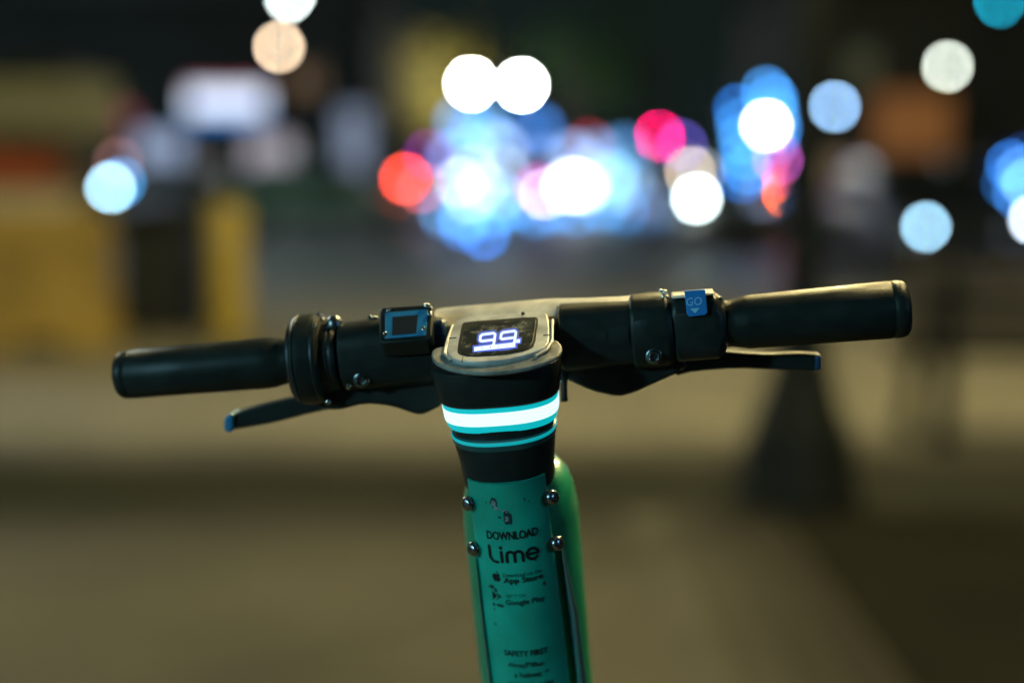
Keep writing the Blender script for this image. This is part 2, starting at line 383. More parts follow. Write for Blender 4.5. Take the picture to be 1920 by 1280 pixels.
# ---- far street lamps, each a mast with an arm and a glowing head
def mast(px, py, d, c, label, s=20, k=1.0, arm=.7, name='street_lamp'):
    p = at(px, py, d); t = thing(name, label, 'street lamp', (p.x+arm, d, 0))
    MB().lathe((p.x+arm, d, 0), (0, 0, 1), [(0, .16), (.3, .15), (.34, .09), (p.z+.1, .055), (p.z+.22, .02)], 14).build('post', BLK, t)
    MB().tube([(p.x+arm, d, p.z-.2), (p.x+arm*.6, d, p.z+.24), (p.x, d, p.z+.26)], .035, 8).build('arm', BLK, t)
    r = s/2*d/FPX
    MB().lathe((p.x, d, p.z), (0, 0, 1), [(r*.9, r*1.3), (r*1.2, r*1.1), (r*1.6, r*.4), (.27, .03)], 16).build('shade', BLK, t)
    bulb(t, px, py, d, c, s, k); return t
mast(543, -6, 29, (225, 240, 238), 'white street lamp highest in the picture, above the peach-coloured one', k=1.15)
mast(523, 88, 32, (232, 205, 172), 'peach-coloured street lamp just below the white one on the upper left', k=1.0)
mast(1777, 125, 27, (206, 216, 202), 'greenish white street lamp alone on the upper right above the amber front', arm=.9)
mast(1565, 200, 27.5, (150, 195, 240), 'pale blue street lamp just right of the black post', k=.9, arm=.5)
# twin-headed lamp
d = 40; pa = at(884, 157, d); pb = at(978, 160, d); xm = (pa.x+pb.x)/2
t = thing('twin_street_lamp', 'double-headed white street lamp, the brightest pair of lights above the blue traffic', 'street lamp', (xm, d, 0))
MB().lathe((xm, d, 0), (0, 0, 1), [(0, .2), (.3, .18), (.4, .09), (pa.z+.1, .06), (pa.z+.3, .02)], 16).build('post', BLK, t)
for p, (px, py) in ((pa, (884, 157)), (pb, (978, 160))):
    MB().tube([(xm, d, p.z-.3), ((xm+p.x)/2, d, p.z-.42), (p.x, d, p.z-.3)], .03, 8).build('arm', BLK, t)
    bulb(t, px, py, d, (255, 255, 252), 24, 10, 'globe')
    MB().lathe((p.x, d, p.z), (0, 0, 1), [(.17, .12), (.22, .06), (.3, .01)], 14).build('cap', BLK, t)
# traffic signals
def signal(px, py, d, c, which, label, k=1.0, side=.35):
    p = at(px, py, d); t = thing('traffic_light', label, 'traffic light', (p.x, d+.15, 0))
    zt = p.z+(.0 if which == 0 else .35*which)
    MB().lathe((p.x, d+.15, 0), (0, 0, 1), [(0, .12), (.2, .1), (.25, .06), (zt+.3, .055)], 12).build('post', BLK, t)
    MB().box((p.x, d+.03, zt-.35), (.34, .2, 1.08)).build('housing', BLK, t, bevel=.03)
    for i in range(3):
        z = zt-.35*i
        MB().lathe((p.x, d-.07, z), (0, -1, 0), [(0, .15), (.2, .13), (.2, .12), (.0, .14)], 14).build('visor', BLK, t)
        if i != which: MB().lathe((p.x, d-.07, z), (0, -1, 0), [(0, .125), (.02, .1), (.03, .01)], 14).build('unlit_lens', mat('dark_lens', (.02, .02, .02), .2), t)
    s = .2/d*FPX
    bulb(t, px, py, d-.12, c, min(s, 24), k, 'lit_lens', flat=True)
signal(1872, 4, 26, (20, 160, 190), 2, 'traffic light showing bluish green at the top right corner', k=.9)
signal(1236, 255, 62, (255, 0, 108), 0, 'traffic light showing pinkish red above the queue of cars', k=1.0)
# vertical light signs right of centre
def light_sign(pxs, d, label, x, y0, y1, wpx):
    a = at(x-wpx/2, y0, d); b = at(x+wpx/2, y1, d)
    t = thing('light_sign', label, 'sign', ((a.x+b.x)/2, d+.2, 0))
    MB().box(((a.x+b.x)/2, d+.2, (a.z+b.z)/2), (b.x-a.x, .2, a.z-b.z)).build('panel', BLK, t, smooth=False)
    MB().lathe(((a.x+b.x)/2, d+.36, 0), (0, 0, 1), [(0, .07), (a.z, .06)], 10).build('post', BLK, t)
    for px, py, c, s, k in pxs: bulb(t, px, py, d, c, s, k)
BL = (62, 140, 215); BLB = (95, 165, 232); BLD = (28, 92, 168)
light_sign([(1385, 205, BLD, 20, .8), (1388, 232, BL, 22, .45), (1392, 262, BL, 22, .5), (1396, 292, BL, 22, .55), (1402, 318, BL, 22, .6), (1392, 334, BLD, 20, .7)],
           21.5, 'tall all-blue light sign, left of the one with a white lamp', 1392, 190, 345, 44)
light_sign([(1437, 172, BL, 20, .6), (1448, 188, BL, 20, .6), (1437, 235, (255, 255, 255), 24, 2.0), (1452, 212, BL, 20, .5), (1456, 240, BL, 20, .5), (1452, 262, BLD, 20, .6), (1458, 300, (200, 90, 190), 16, .5)],
           27.5, 'tall blue light sign with a white lamp, partly behind the black post', 1447, 155, 315, 42)

# ---- cars
GLASS = mat('car_glass', (.01, .012, .014), .08, spec=.7)
HUB = mat('wheel_rim', (.3, .3, .3), .3, metal=.9)
def car(name, label, cat, loc, rz, paint, L=4.3, Wd=1.76, H=1.45, van=False, group=None):
    """front faces -y; built about the origin, then placed"""
    t = thing(name, label, cat, (0, 0, 0), group)
    if van: low = [(-L/2, .35), (-L/2, .95), (-L/2+.25, 1.12), (-L/2+.95, 1.2), (L/2, 1.2), (L/2, .35)]; cab = [(-L/2+.55, 1.19), (-L/2+1.15, H-.08), (-L/2+1.5, H), (L/2-.1, H), (L/2-.02, 1.19)]
    else: low = [(-L/2, .35), (-L/2, .62), (-L/2+.18, .74), (-L/2+1.15, .90), (L/2-.35, .92), (L/2, .80), (L/2, .38)]; cab = [(-L/2+1.05, .89), (-L/2+1.75, H-.06), (-L/2+2.2, H), (L/2-1.1, H-.04), (L/2-.30, .91)]
    ps = [V((-Wd/2, y, z)) for y, z in low]
    MB().prism(ps, V((Wd, 0, 0))).build('body', paint, t, bevel=.07, seg=3)
    cw = Wd/2-(.06 if van else .16)
    b = MB(); lo = [V((s*(Wd/2-.05 if z < 1.25 else cw), y, z)) for s in (-1,) for y, z in cab]; hi = [V((-p.x, p.y, p.z)) for p in lo]
    n = len(lo); b.add(lo+hi, [tuple(range(n))[::-1], tuple(range(n, 2*n))]+[(i, (i+1) % n, (i+1) % n+n, i+n) for i in range(n)]); b.build('cabin', paint, t, bevel=.05, seg=3)
    def quad(nm, pts): MB().prism(pts, (pts[1]-pts[0]).cross(pts[2]-pts[0]).normalized()*.012).build(nm, GLASS, t, smooth=False)
    (ya, za), (yb, zb) = cab[0], cab[1]; e = .08; n_ = V((0, -(zb-za), yb-ya)).normalized()*-.0
    off = V((0, -(zb-za), (yb-ya))).normalized()*.012
    f = lambda s, q: V((s*(cw-.1), ya+(yb-ya)*q, za+(zb-za)*q))+off
    quad('windscreen', [f(-1, .1), f(1, .1), f(.94, .92), f(-.94, .92)])
    (yc, zc), (ye, ze) = cab[-1], cab[-2]; off2 = V((0, (ze-zc), -(ye-yc))).normalized()*.012
    g = lambda s, q: V((s*(cw-.12), yc+(ye-yc)*q, zc+(ze-zc)*q))+off2
    quad('rear_window', [g(1, .12), g(-1, .12), g(-.9, .9), g(.9, .9)])
    for s in (-1, 1):
        wy = [(cab[0][0]+.35, .2), ((cab[0][0]+cab[-1][0])/2-.03, .2)], [((cab[0][0]+cab[-1][0])/2+.03, .2), (cab[-1][0]-.3, .2)]
        for (y0, _), (y1, _) in wy:
            zl = za+.04; zh = H-.14; k = (cw-(Wd/2-.05))/(H-za)
            X = lambda z: s*(Wd/2-.05+k*(z-za)+.006)
            MB().prism([V((X(zl), y0, zl)), V((X(zl), y1, zl)), V((X(zh), y1-.1, zh)), V((X(zh), y0+.22, zh))], V((s*.01, 0, 0))).build('side_window', GLASS, t, smooth=False)
        MB().box((s*(Wd/2+.08), cab[0][0]+.35, za+.1), (.16, .1, .11)).build('mirror', paint, t, bevel=.03)
        for y in (-L/2+.82, L/2-.8):
            w_ = MB().lathe((s*(Wd/2-.19), y, .32), (s, 0, 0), [(0, .26), (.02, .315), (.18, .32), (.21, .29), (.2, .2)], 24).build('wheel', TYRE, t)
            MB().lathe((s*(Wd/2-.02), y, .32), (s, 0, 0), [(0, .2), (.025, .19), (.03, .05), (.05, .04), (.05, .001)], 20).build('rim', HUB, w_)
    MB().box((0, -L/2-.01, .42), (Wd*.9, .06, .16)).build('bumper', BLK, t, bevel=.02)
    MB().box((0, -L/2-.015, .62), (Wd*.42, .04, .11)).build('grille', BLK, t, bevel=.01)
    MB().box((0, L/2+.01, .48), (.5, .02, .11)).build('number_plate', mat('plate_white', (.6, .6, .55), .5), t)
    t.location = loc; t.rotation_euler = (0, 0, rz); ORG[t] = V(loc)
    return t
def lens(t, nm, x, y, z, d, c, s, k=1.0, sx=1.0):
    """a lit lens at a local place on a vehicle standing about d metres away"""
    s *= LS*(1.5 if nm in ('blue_flasher', 'roof_light') else 1); r = s/2*d/FPX; D = 108*(1-1/d); st = k*(D/s)**2; c = srgb(*c)
    m = glow('lens_%s_%d' % (nm, len(MATS)), c, st)
    b = MB(); b.ball((x, y, z), r, 14, 10, (sx, .5, 1)); 
    sv = ORG[t]; ORG[t] = V((0, 0, 0)); o = b.build(nm, m, t); ORG[t] = sv; return o
PW = mat('white_car_paint', (.5, .52, .52), .3, coat=.6); PK = mat('dark_car_paint', (.02, .023, .028), .3, coat=.6); PS = mat('silver_car_paint', (.25, .27, .28), .35, metal=.5, coat=.5); PG = mat('green_car_paint', (.05, .10, .075), .3, coat=.5)
def local(t, px, py, d):
    p = at(px, py, d); q = p-V(t.location); a = -t.rotation_euler.z
    return V((q.x*math.cos(a)-q.y*math.sin(a), q.x*math.sin(a)+q.y*math.cos(a), q.z))
WB = (214, 236, 250); CY = (225, 252, 252)
# ambulance-like van with a blue light bar, front towards us
d = 32; xc = at(930, 300, d).x
v1 = car('van', 'van with a row of blue roof lights and white headlamps', 'van', (xc, d+2.7, -.12), 0, PW, L=5.2, Wd=2.0, H=2.25, van=True)
MB()
def on(t, d, lst):
    for nm, px, py, c, s, k in lst:
        p = local(t, px, py, d); lens(t, nm, p.x, p.y, p.z, d, c, s, k)
dd = d+.02
on(v1, dd, [('roof_light', 860, 228, BL, 26, .5), ('roof_light', 884, 240, BLB, 26, .4), ('roof_light', 912, 236, BLB, 26, .45), ('roof_light', 944, 275, (150, 165, 195), 24, .45), ('roof_light', 1012, 240, (55, 110, 185), 26, .6), ('roof_light', 985, 246, BLD, 26, .35),
            ('headlight', 862, 342, WB, 26, .42), ('headlight', 886, 318, (190, 215, 240), 26, .3), ('headlight', 905, 352, WB, 28, .25), ('headlight', 1021, 364, (214, 190, 226), 20, .7),
            ('roof_light', 925, 268, (140, 185, 230), 26, .35), ('roof_light', 885, 275, (130, 175, 230), 26, .35), ('headlight', 945, 318, (175, 205, 235), 26, .28), ('headlight', 880, 372, (185, 215, 240), 26, .3), ('headlight', 938, 366, (150, 195, 235), 26, .3), ('blue_flasher', 846, 292, (110, 150, 220), 26, .5), ('blue_flasher', 802, 388, BL, 24, .55), ('blue_flasher', 830, 398, BLB, 26, .5), ('blue_flasher', 870, 408, BLB, 26, .55), ('blue_flasher', 925, 398, BLB, 26, .5), ('blue_flasher', 960, 388, BL, 26, .5), ('blue_flasher', 1005, 398, BL, 26, .5), ('blue_flasher', 1040, 392, BL, 26, .45),
            ('purple_flasher', 804, 290, (120, 30, 130), 22, .5), ('magenta_flasher', 1010, 352, (180, 0, 130), 22, .5)])
# added blue lights in place of lamp reflections on the road
for px, py, d, k, lb in ((908, 441, 23, .9, 'added blue light on the road, lowest of the blue lights'), (868, 424, 24, .55, 'added blue light on the road, left of the lowest one')):
    p = at(px, py, d); t = thing('added_road_light', lb, 'added_road_light', (p.x, d, -.12))
    MB().lathe((p.x, d, -.12), (0, 0, 1), [(0, .16), (.03, .15), (.06, .1), (p.z+.12-.05, .09), (p.z+.12-.03, .03)], 16).build('base', BLK, t)
    bulb(t, px, py, d, (48, 112, 205), 24, k, 'dome')
# second car
d = 38; xc = at(1120, 300, d).x
v2 = car('car', 'car with the brightest white headlamps in the middle of the traffic', 'car', (xc, d+2.3, -.12), 0, PK)
on(v2, d, [('headlight', 1070, 348, (255, 255, 255), 46, 1.6), ('headlight', 1095, 352, (235, 250, 255), 40, .8), ('headlight', 1150, 330, (150, 215, 235), 44, .42), ('headlight', 1190, 315, (120, 185, 225), 40, .12), ('roof_light', 1075, 292, (150, 185, 240), 34, .5), ('roof_light', 1125, 290, (140, 190, 240), 36, .3), ('roof_light', 1170, 282, (95, 160, 230), 36, .35), 
           ('blue_flasher', 1080, 398, BL, 26, .5), ('blue_flasher', 1130, 388, BLB, 28, .45), ('blue_flasher', 1175, 392, BL, 28, .5), ('blue_flasher', 1205, 400, (40, 110, 200), 28, .5), ('roof_light', 1108, 318, (165, 200, 240), 36, .35), ('roof_light', 1150, 352, (150, 205, 235), 36, .4), ('roof_light', 1186, 352, (110, 175, 230), 36, .35), ('roof_light', 1020, 300, (140, 165, 225), 32, .3), ('side_lamp', 1220, 335, (170, 180, 200), 20, .5), ('red_lamp', 1105, 268, (130, 25, 45), 22, .4), ('purple_lamp', 1278, 272, (85, 75, 165), 20, .6)])
# third car
d = 23; xc = at(1345, 300, d).x
v3 = car('car', 'car with one greenish white headlamp right of the magenta traffic light', 'car', (xc, d+2.3, -.12), R(6), PS)
on(v3, d, [('headlight', 1306, 372, (228, 252, 250), 22, 1.6), ('side_lamp', 1294, 322, (222, 200, 172), 18, .6), ('side_lamp', 1314, 322, (150, 160, 172), 18, .4)])
# red tail lights on the left of the queue
d = 33; xc = at(772, 300, d).x
v4 = car('car', 'car driving away with red tail lamps at the left end of the queue', 'car', (xc, d+2.0, -.12), R(180), PK)
on(v4, d-.2, [('tail_light', 760, 335, (255, 72, 54), 20, 1.25), ('tail_light', 790, 352, (190, 90, 100), 20, .5)])
# turning car partly behind the post
d = 25; xc = at(1500, 300, d).x
v5 = car('car', 'car with orange indicator half hidden behind the black post', 'car', (xc, d+2.3, -.12), 0, PK)
on(v5, d, [('indicator', 1475.9, 362, (255, 92, 30), 9, 1.3), ('indicator', 1474.5, 322, (235, 80, 110), 10, .5)])
# right hand car
d = 17; xc = at(1829, 300, d).x
v6 = car('car', 'dark car facing us at the right edge with pale blue headlamps', 'car', (xc, d+2.3, -.12), 0, PK)
on(v6, d-.12, [('headlight', 1736, 425, (160, 212, 240), 22, 1.0), ('headlight', 1938, 412, (215, 232, 250), 24, 1.2)])
# blue lights further right
d = 27
light_sign([(1896, 310, (45, 115, 205), 20, .6), (1915, 322, (90, 150, 230), 20, .5), (1888, 345, (25, 75, 130), 20, .6), (1908, 362, (60, 130, 215), 20, .6), (1925, 345, (120, 175, 240), 20, .6), (1922, 296, (20, 45, 90), 20, .6), (1925, 455, (30, 90, 190), 20, .6)],
           d, 'cluster of blue lamps at the right edge of the picture', 1925, 280, 400, 90)
# car lamp at left edge of the road, beyond the barrier
d = 24; xc = at(240, 300, d).x-.3
v7 = car('car', 'dark car with pale blue headlamps beyond the yellow barrier', 'car', (xc+.35, d+2.3, -.12), R(-4), PK)
on(v7, d, [('headlight', 207, 352, (172, 222, 246), 22, 1.1), ('headlight', 226, 342, (60, 150, 215), 22, .55), ('side_lamp', 222, 305, (130, 90, 90), 26, .45)])
# greenish parked car seen below the shop windows
d = 26; xc = at(590, 300, d).x
v8 = car('car', 'dull green car parked unlit behind the yellow bollard', 'car', (xc, d+.9, -.12), R(90), PG)
# added unseen lamp above the frame that brightens the roadway
def road_fill_lamp(x, y, h, inten, label):
    t = thing('street_lamp', label, 'street lamp', (x, y, 0))  # the added unseen fill lamp
    MB().lathe((x, y, 0), (0, 0, 1), [(0, .15), (.4, .13), (.45, .09), (h, .05)], 14).build('post', BLK, t)
    MB().tube([(x, y, h-.1), (x+.5*(1 if x < 0 else -1), y, h+.2), (x+1.4*(1 if x < 0 else -1), y, h+.25)], .04, 8).build('arm', BLK, t)
    c = V((x+1.5*(1 if x < 0 else -1), y, h+.22))
    MB().box(c+V((0, 0, .05)), (.7, .3, .1)).build('head', BLK, t, bevel=.03)
    MB().box(c+V((0, 0, -.012)), (.5, .22, .02)).build('lens', glow('road_fill_lamp', (.72, .95, 1), inten/.11), t)
road_fill_lamp(-13.5, 22, 8, 560, 'added tall roadside fill lamp on the left, outside the picture')

# ================================================================== THE SCOOTER
# handlebar frame: X along the bar (to the right), Y forward, Z up
PSI = R(6.5)
Lp = CP+ray(228, 703)*(1.06+.283*math.sin(PSI)); Rp = CP+ray(1700, 578)*(1.06-.283*math.sin(PSI))
X = (Rp-Lp).normalized(); Y = V((0, 0, 1)).cross(X).normalized(); Z = X.cross(Y)
def bar_at(px):                            # point of the bar's axis in that picture column
    n = ray(px, 0).cross(ray(px, 1280)); return Lp+X*((CP-Lp).dot(n)/X.dot(n))
O = bar_at(935)
def T(px): return (bar_at(px)-O).dot(X)
def hp(px, py, yo=0): return hit(px, py, O+Y*yo, Y)
def hps(pts, yo=0): return [hp(a, b, yo) for a, b in pts]
# column frame
A = CP+ray(932, 690)*1.030; B = CP+ray(1003, 1280)*1.112
WD_ = (B-A).normalized(); UPW = -WD_
F = (-Y-WD_*(-Y).dot(WD_)).normalized(); RW = UPW.cross(F)
def s_of(px, py, fo): return (hit(px, py, A+F*fo, F)-A).dot(WD_)
def cxp(py): return 932+(py-690)*71/590
def sec(s, a, b, n=2.4, cf=0, cu=0, seg=48):
    out = []
    for j in range(seg):
        th = 2*math.pi*j/seg; c, si = math.cos(th), math.sin(th)
        u = a*math.copysign(abs(c)**(2/n), c); f = b*math.copysign(abs(si)**(2/n), si)
        out.append(A+WD_*s+RW*(u+cu)+F*(f+cf))
    return out
foot = A+WD_*((A.z-.09)/-WD_.z)
sc = thing('electric_scooter', 'teal green kick scooter with a glowing cyan ring under its black handlebar', 'scooter', (foot.x, foot.y, 0))

# ---- column: body tube, front panel, neck, ring, collar
sb = lambda py, fo: s_of(cxp(py), py, fo)
b0 = .036
st = []
zb = -.020
for ds, k in ((0, .30), (.004, .55), (.010, .75), (.018, .88), (.030, .96), (.045, 1.0)):
    st.append(sec(sb(905, -.01)-.018+ds, .0440*k, .044*k, 2.5, zb, .0025))
S1 = sb(1290, .03)
st.append(sec(S1, .0440, .044, 2.5, zb, -.0005)); S2 = 1.02
st.append(sec(S2*.8, .043, .044, 2.5, zb)); st.append(sec(S2, .042, .044, 2.3, zb))
body = MB().loft(st).build('stem', GREEN, sc)
PF, PB = .0245, .0130                      # panel: side edge distance in front of the axis, bulge of its front
sP0, sP1 = sb(905, .036), .80
def pa_(s): return .0283+(.0292-.0283)*min(1, max(0, (s-sP0)/(S1-sP0)))
def panel_pt(u, s, off=0):
    a = pa_(s); q = min(1, abs(u)/a); return A+WD_*s+RW*(u)+F*(PF+PB*(1-q**2.1)+off)
pb_ = MB(); rings = []
ns = 30
for i in range(ns+1):
    s = sP0+(sP1-sP0)*i/ns; a = pa_(s); rg = []
    for j in range(25):
        u = -a+2*a*j/24; rg.append(panel_pt(u, s))
    rg += [A+WD_*s+RW*a*1.0+F*(PF-.004), A+WD_*s+RW*a*.96+F*(PF-.02), A+WD_*s-RW*a*.96+F*(PF-.02), A+WD_*s-RW*a*1.0+F*(PF-.004)]
    rings.append(rg)
panel = pb_.loft(rings).build('front_panel', PANEL, sc, ang=50)
TRIM = mat('blue_sheen_trim', (.22, .58, .74), .18, metal=.85)  # left strip paints the edge highlight, right strip's blue paints a reflection
for sgn, u0, w in ((-1, .0335, .0011), (1, .0335, .0036)):
    tr = MB(); rg = []
    for i in range(13):
        s = sb(1035, .02)+(.8-sb(1035, .02))*i/12; uu = sgn*(pa_(s)+.0005); e = w if i else w*.2
        c = A+WD_*s+RW*(uu+sgn*e+(.0045 if sgn > 0 else 0))+F*(.0165 if sgn > 0 else .0225)
        rg.append([c+(RW*math.cos(2*math.pi*j/10)*e+F*math.sin(2*math.pi*j/10)*.004) for j in range(10)])
    tr.loft(rg).build('edge_trim_highlight', TRIM, sc)
# screws
def screw(px, py, sgn):
    p = hit(px, py, A+F*.026, F); ax = (RW*sgn*.74+F*.62+UPW*.22).normalized()
    b = MB(); b.lathe(p-ax*.0052, ax, [(-.004, .0040), (-.002, .0055), (-.0008, .0055), (-.0005, .0043), (.0005, .0043), (.0008, .0056), (.0018, .0056), (.0021, .0043), (.0031, .0043), (.0034, .0056), (.0044, .0056), (.0047, .0043), (.0055, .0043), (.0058, .0056), (.0072, .0054), (.0084, .0046), (.0092, .0032), (.0094, .0020), (.0086, .0018), (.0086, .0002)], 28)
    b.build('screw', mat('screw_steel', (.38, .39, .40), .24, metal=1), sc, ang=32)
for px, py, sg_ in ((879, 943, -1), (1034, 932, 1), (889, 1028, -1), (1044, 1018, 1)): screw(px, py, sg_)
# neck
nk = []
for py, a, b in ((846, .0377, .0345), (855, .0371, .0345), (875, .0357, .0343), (895, .0347, .0342), (915, .0341, .0342), (926, .0338, .0341), (931, .0330, .0333)):
    nk.append(sec(sb(py, b), a, b, 2.25))
nk.append(sec(sb(931, .0333)+.001, .028, .028, 2.2))
neck = MB().loft(nk).build('neck', RUB, sc)
tn = []
for py, a, b in ((825, .0370, .0325), (829, .0383, .034), (835, .0386, .0347), (842, .0384, .0347), (846, .0378, .0344)):
    tn.append(sec(sb(py, b), a, b, 2.3))
MB().loft(tn).build('lower_lip', mat('lip_plastic', (.02, .10, .10), .22, spec=.8), sc)
CYAN = glow('cyan_lens', (.0, .55, .60), .78); CORE = glow('ring_core', (.74, .96, .95), 1.15)
def band(nm, lst, m, n=2.6, par=sc):
    return MB().loft([sec(sb(py, b), a, b, n) for py, a, b in lst]).build(nm, m, par)
band('groove', ((806, .0400, .0300), (812, .0386, .0300), (819, .0378, .0305), (827, .0372, .0318)), PLA, 2.4)
ring = band('light_ring', ((763, .0412, .0300), (766, .0421, .0312), (772, .0424, .0316), (800, .0415, .0312), (806, .0408, .0306), (810, .0396, .0296)), CYAN)
band('ring_core', ((774, .04255, .0320), (776.5, .0427, .0323), (795, .0421, .0320), (797.5, .0418, .0317)), CORE, par=ring)
# ring's reflection on the lip below, drawn as a thin emissive line
band('lip_reflection', ((829.5, .0385, .0342), (831, .0389, .0349), (834, .0390, .0351), (836, .0387, .0348)), glow('cyan_line', (.0, .55, .60), .55), 2.3)
band('collar', ((690, .0405, .0270), (694, .0452, .0310), (700, .0470, .0335), (712, .0474, .0345), (735, .0462, .0342), (755, .0446, .0334), (762, .0440, .0328), (764, .0430, .0318), (765, .0400, .029)), RUB, 2.7)
# small hook bolts at the right of the collar
MB().ball(hp(1052, 712, -.012), .0021, 12, 8).build('bolt', STEEL, sc)
MB().tube([hp(1050, 665, -.008), hp(1058, 690, -.006), hp(1057, 730, -.004), hp(1058, 752, -.004)], .0028).build('cable', RUB, sc)

# ---- printing on the panel
def put(vs, fs, name, cpx, cpy, wpx, parent=panel, m=INK, hgt=None, off=.0004, rot=0.0):
    """flat art (x to the right, y up) printed on the bowed panel: centre and width as they appear"""
    xs = [v[0] for v in vs]; ys = [v[1] for v in vs]; x0, x1, y0, y1 = min(xs), max(xs), min(ys), max(ys)
    s0 = sb(cpy, .036); p = hit(cpx, cpy, A+F*.036, F); u0 = (p-A).dot(RW); s0 = (p-A).dot(WD_)
    dep = (p-CP).dot(FW); wm = wpx/FPX*dep; k = wm/(x1-x0); kh = (hgt/FPX*dep/(y1-y0)) if hgt else k
    b = MB(); out = []
    for v in vs:
        du = (v[0]-(x0+x1)/2)*k; dv = (v[1]-(y0+y1)/2)*kh
        out.append(panel_pt(u0+du, s0-dv-du*rot, off))
    return b.add(out, fs).build(name, m, parent, smooth=False)
def word(txt, cpx, cpy, wpx, hgt=None, bold=.012, m=INK, rot=.0): put(*text_mesh(txt, bold), 'lettering', cpx, cpy, wpx, hgt=hgt, m=m, rot=rot)
word('DOWNLOAD', 960, 1001.5, 98, 17.5, .03)
# rounded word mark
vs, fs = [], []
def addst(pts, w=.19, closed=False):
    v, f = stroke(pts, w, closed); k = len(vs); vs.extend(v); fs.extend([tuple(i+k for i in q) for q in f])
addst([(0, 1.02), (0, .42)]+arc(.40, .42, .40, 180, 280, 8))
addst([(.74, .70), (.74, .06)]); addst([(.74, .965), (.741, .965)], .23)
addst([(1.06, .06), (1.06, .44)]+arc(1.31, .46, .25, 180, 0, 10)+[(1.56, .06)]); addst([(1.56, .44)]+arc(1.81, .46, .25, 180, 0, 10)+[(2.06, .06)])
addst(arc(2.66, .40, .34, -42, -360+0, 26)+[(3.0, .40), (2.40, .40)])
put(vs, fs, 'lettering', 963, 1037, 97, hgt=38)
# fruit mark with a bite and a leaf
ap = [(.0, .72), (.14, .80), (.32, .80), (.46, .70), (.38, .58), (.36, .42), (.42, .28), (.52, .20), (.44, 0), (.30, -.18), (.16, -.19), (.02, -.14), (-.12, -.19), (-.26, -.16), (-.42, .06), (-.52, .34), (-.46, .62), (-.30, .78), (-.14, .78)]
ap2 = [(.02, .84), (.03, 1.0), (.14, 1.10), (.22, 1.12), (.20, .96), (.12, .87)]
put(ap+ap2, [tuple(range(len(ap))), tuple(range(len(ap), len(ap)+len(ap2)))], 'store_mark', 930, 1081, 16.5, hgt=22)
FAINT = mat('worn_print', (.004, .05, .045), .5)
word('Download on the', 979, 1074.5, 73, 8.5, .0, FAINT)
word('App Store', 981, 1086, 75, 15.5, .028)
put([(-.5, .6), (-.5, -.6), (.02, 0)], [(0, 1, 2)], 'play_mark', 927, 1119, 9, hgt=21)
put([(-.42, .6), (.55, .05), (.1, .0)], [(0, 1, 2)], 'play_mark', 934, 1115, 14, hgt=11, m=FAINT)
put([(-.42, -.6), (.1, -.05), (.6, 0)], [(0, 1, 2)], 'play_mark', 935, 1123, 14, hgt=11)
word('GET IT ON', 967, 1114.5, 37, 6.5, .0, FAINT)
word('Google Play', 985, 1127, 74, 15, .02, FAINT)
word('SAFETY FIRST', 986, 1222, 83, 12.5, .03)
word('Always wear', 987, 1245, 70, 12.5, .012)
word('a helmet', 990, 1262, 52, 12, .012)
word('Follow the rules', 996, 1281, 82, 12, .012, FAINT)
# scuffs where a sticker has torn off
SCUF = mat('torn_sticker_glue', (.30, .32, .31), .8, noise=.5, nscale=400)
rs = random.Random(5)
def blotch(cpx, cpy, w, h, m, n=16, jag=.4, name='scuff'):
    pts = [(math.cos(2*math.pi*i/n)*(1-jag*rs.random()), math.sin(2*math.pi*i/n)*(1-jag*rs.random())) for i in range(n)]
    put(pts, [tuple(range(n))], name, cpx, cpy, w, hgt=h, m=m, off=.00025+.00005*rs.random())
GRIME = mat('dark_grime', (.006, .05, .042), .7)
blotch(925, 942, 15, 24, GRIME); blotch(952, 968, 17, 30, GRIME)
blotch(925, 943, 11, 15, SCUF); blotch(930, 952, 9, 9, SCUF); blotch(948, 956, 14, 6, SCUF, 12, .6); blotch(950, 971, 10, 12, SCUF); blotch(938, 954, 2, 5, SCUF)
for px, py, w, h in ((921, 1104, 14, 9), (929, 1108, 7, 8), (938, 1136, 16, 7), (925, 1137, 6, 9), (926, 1146, 4, 5), (928, 1174, 4, 7), (983, 936, 3, 6), (991, 942, 2, 6), (911, 943, 2, 5), (1020, 1098, 5, 10), (937, 968, 5, 5), (1004, 1052, 3, 4), (995, 1240, 22, 5), (1026, 1258, 9, 5)): blotch(px, py, w, h, GRIME, 12, .6)
for px, py, w, h in ((956, 939, 5, 2), (943, 987, 2, 2), (1018, 1031, 4, 2), (1041, 1127, 1.5, 5), (1026, 1032, 2, 3), (981, 1145, 2, 2)): blotch(px, py, w, h, SCUF, 8, .6)

PALES = mat('scratch', (.10, .42, .36), .6)
for k in range(16):
    cx0 = rs.uniform(900, 1035); cy0 = rs.uniform(945, 1270); an = rs.uniform(-1.2, 1.2)+1.57*(k % 2); ln = rs.uniform(4, 15)
    v, f = stroke([(0, 0), (math.cos(an), math.sin(an)), (1.6*math.cos(an+.12), 1.6*math.sin(an+.12))], .055)
    xs_ = [q[0] for q in v]; put(v, f, 'scratch', cx0, cy0, max(1.2, (max(xs_)-min(xs_))*ln/1.6), m=PALES, off=.0003)
